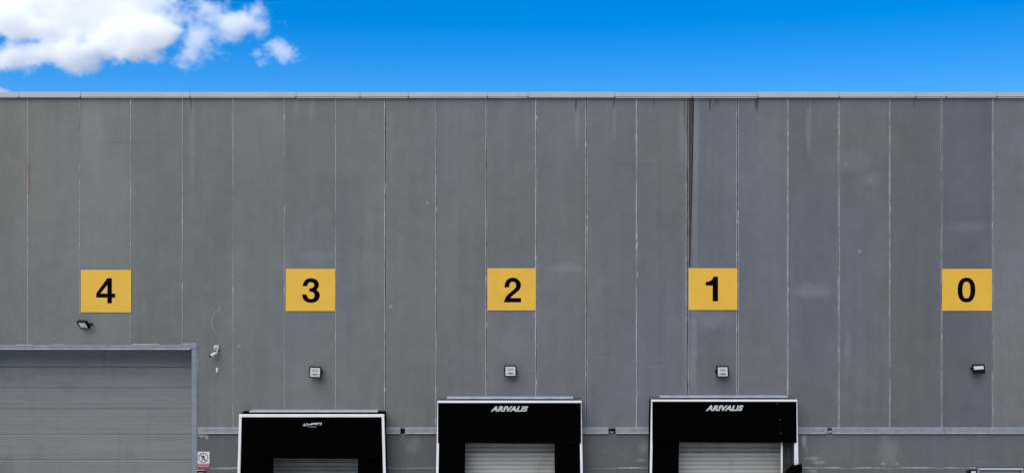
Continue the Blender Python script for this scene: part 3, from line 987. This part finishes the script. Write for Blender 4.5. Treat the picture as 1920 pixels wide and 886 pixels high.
t = empty('control_box', 'black push-button box with pale edge under the no-pedestrians sign', 'control box', (X(376), 0, Z(905)))
cx, cz = t.location.x, t.location.z
box('case', X(368.2) - cx, X(384.5) - cx, -.05, .01, 0, Z(879.3) - cz, M_ledge, t, .006)
box('front_plate', X(370.6) - cx, X(384.3) - cx, -.058, -.048, .01, Z(880.6) - cz, M_blackmetal, t, .003)
box('display', X(372.4) - cx, X(382.6) - cx, -.061, -.057, Z(888) - cz, Z(883.4) - cz, M_inner, t, .002)
box('push_button', X(374.5) - cx, X(380.5) - cx, -.066, -.057, Z(897) - cz, Z(891) - cz, M_red, t, .004)

# ------------------------------------------------------------------ clouds: real volumes three kilometres off
CY = 3000.0
CS = (CY + CAM_D) / (CAM_D * PPM)
def cpos(px, py):
    return Vector(((px - 960) * CS, CY, CAM_Z + (443 - py) * CS))

def cloud(name, label, blobs, dens, nscale, namp, seed, thick):
    cs = [(cpos(b[0], b[1]), b[2] * CS, b[3] * CS, b[4]) for b in blobs]
    x0 = min(c[0].x - c[1] for c in cs) - 18; x1 = max(c[0].x + c[1] for c in cs) + 18
    z0 = min(c[0].z - c[2] for c in cs) - 18; z1 = max(c[0].z + c[2] for c in cs) + 18
    mid = Vector(((x0 + x1) / 2, CY, (z0 + z1) / 2))
    bm = bmesh.new()
    add_box(bm, x0 - mid.x, x1 - mid.x, -thick, thick, z0 - mid.z, z1 - mid.z)
    m = bpy.data.materials.new(name + '_vapour')
    m.use_nodes = True
    nt = m.node_tree
    nt.nodes.clear()
    out = nt.nodes.new('ShaderNodeOutputMaterial')
    vol = nt.nodes.new('ShaderNodeVolumePrincipled')
    vol.inputs['Color'].default_value = (1.0, 1.0, 1.0, 1)
    vol.inputs['Anisotropy'].default_value = -0.55
    nt.links.new(vol.outputs[0], out.inputs['Volume'])
    pos = position(nt)
    acc = None
    for c, rx, rz, wgt in cs:
        mp = nt.nodes.new('ShaderNodeMapping')
        nt.links.new(pos, mp.inputs[0])
        ry = thick * 0.8 * min(1.0, 0.35 + rx / (110 * CS))
        mp.inputs['Scale'].default_value = (1 / rx, 1 / ry, 1 / rz)
        mp.inputs['Location'].default_value = (-c.x / rx, -c.y / ry, -c.z / rz)
        l = nt.nodes.new('ShaderNodeVectorMath')
        l.operation = 'LENGTH'
        nt.links.new(mp.outputs[0], l.inputs[0])
        f = math_n(nt, 'MULTIPLY', math_n(nt, 'SUBTRACT', 1.0, l.outputs['Value']), wgt)
        acc = f if acc is None else math_n(nt, 'SMOOTH_MAX', acc, f, 0.15)
    nz = noise(nt, scaled(nt, pos, (1, 1, 1.15), (seed, seed * 2.3, seed)), nscale, 6, 0.62, 0.0)
    s = math_n(nt, 'ADD', acc, math_n(nt, 'MULTIPLY', math_n(nt, 'SUBTRACT', nz, 0.5), namp))
    d = math_n(nt, 'MULTIPLY', remap(nt, s, 0.0, 0.7, 0, 1, True), dens)
    nt.links.new(d, vol.inputs['Density'])
    o = bm_obj('cloud', bm, m)
    o.location = mid
    o['label'] = label
    o['category'] = 'cloud'
    o['group'] = 'clouds in the blue sky'
    return o

cloud('big_cloud', 'large bright white cloud at the upper left of the sky', [
    (150, 0, 200, 84, 2.0), (50, 30, 105, 50, 1.6), (255, 58, 96, 46, 1.7), (190, -60, 150, 70, 1.5), (130, 96, 115, 44, .68),
    (20, 104, 90, 32, .36), (225, 85, 95, 36, .75), (110, 45, 120, 40, 1.3)], 0.06, 0.012, 1.7, 3.0, 90)
cloud('wisp_cloud', 'thin broken cloud right of the large white cloud', [
    (375, 62, 50, 70, .62), (345, 22, 46, 42, .5), (405, 18, 54, 36, .65), (448, 42, 80, 38, .8), (478, 25, 40, 34, .7), (368, 105, 46, 26, .45)], 0.034, 0.014, 1.9, 11.0, 50)
cloud('small_cloud', 'small ragged cloud fragment farthest right in the sky', [
    (529, 97, 34, 29, .95), (514, 103, 38, 26, .45)], 0.042, 0.019, 1.9, 5.0, 30)
cloud('low_cloud', 'sliver of white cloud just above the coping at the left edge', [
    (-8, 171, 30, 8, 1.3), (-30, 168, 40, 12, 1.3)], 0.05, 0.03, 1.2, 8.0, 20)
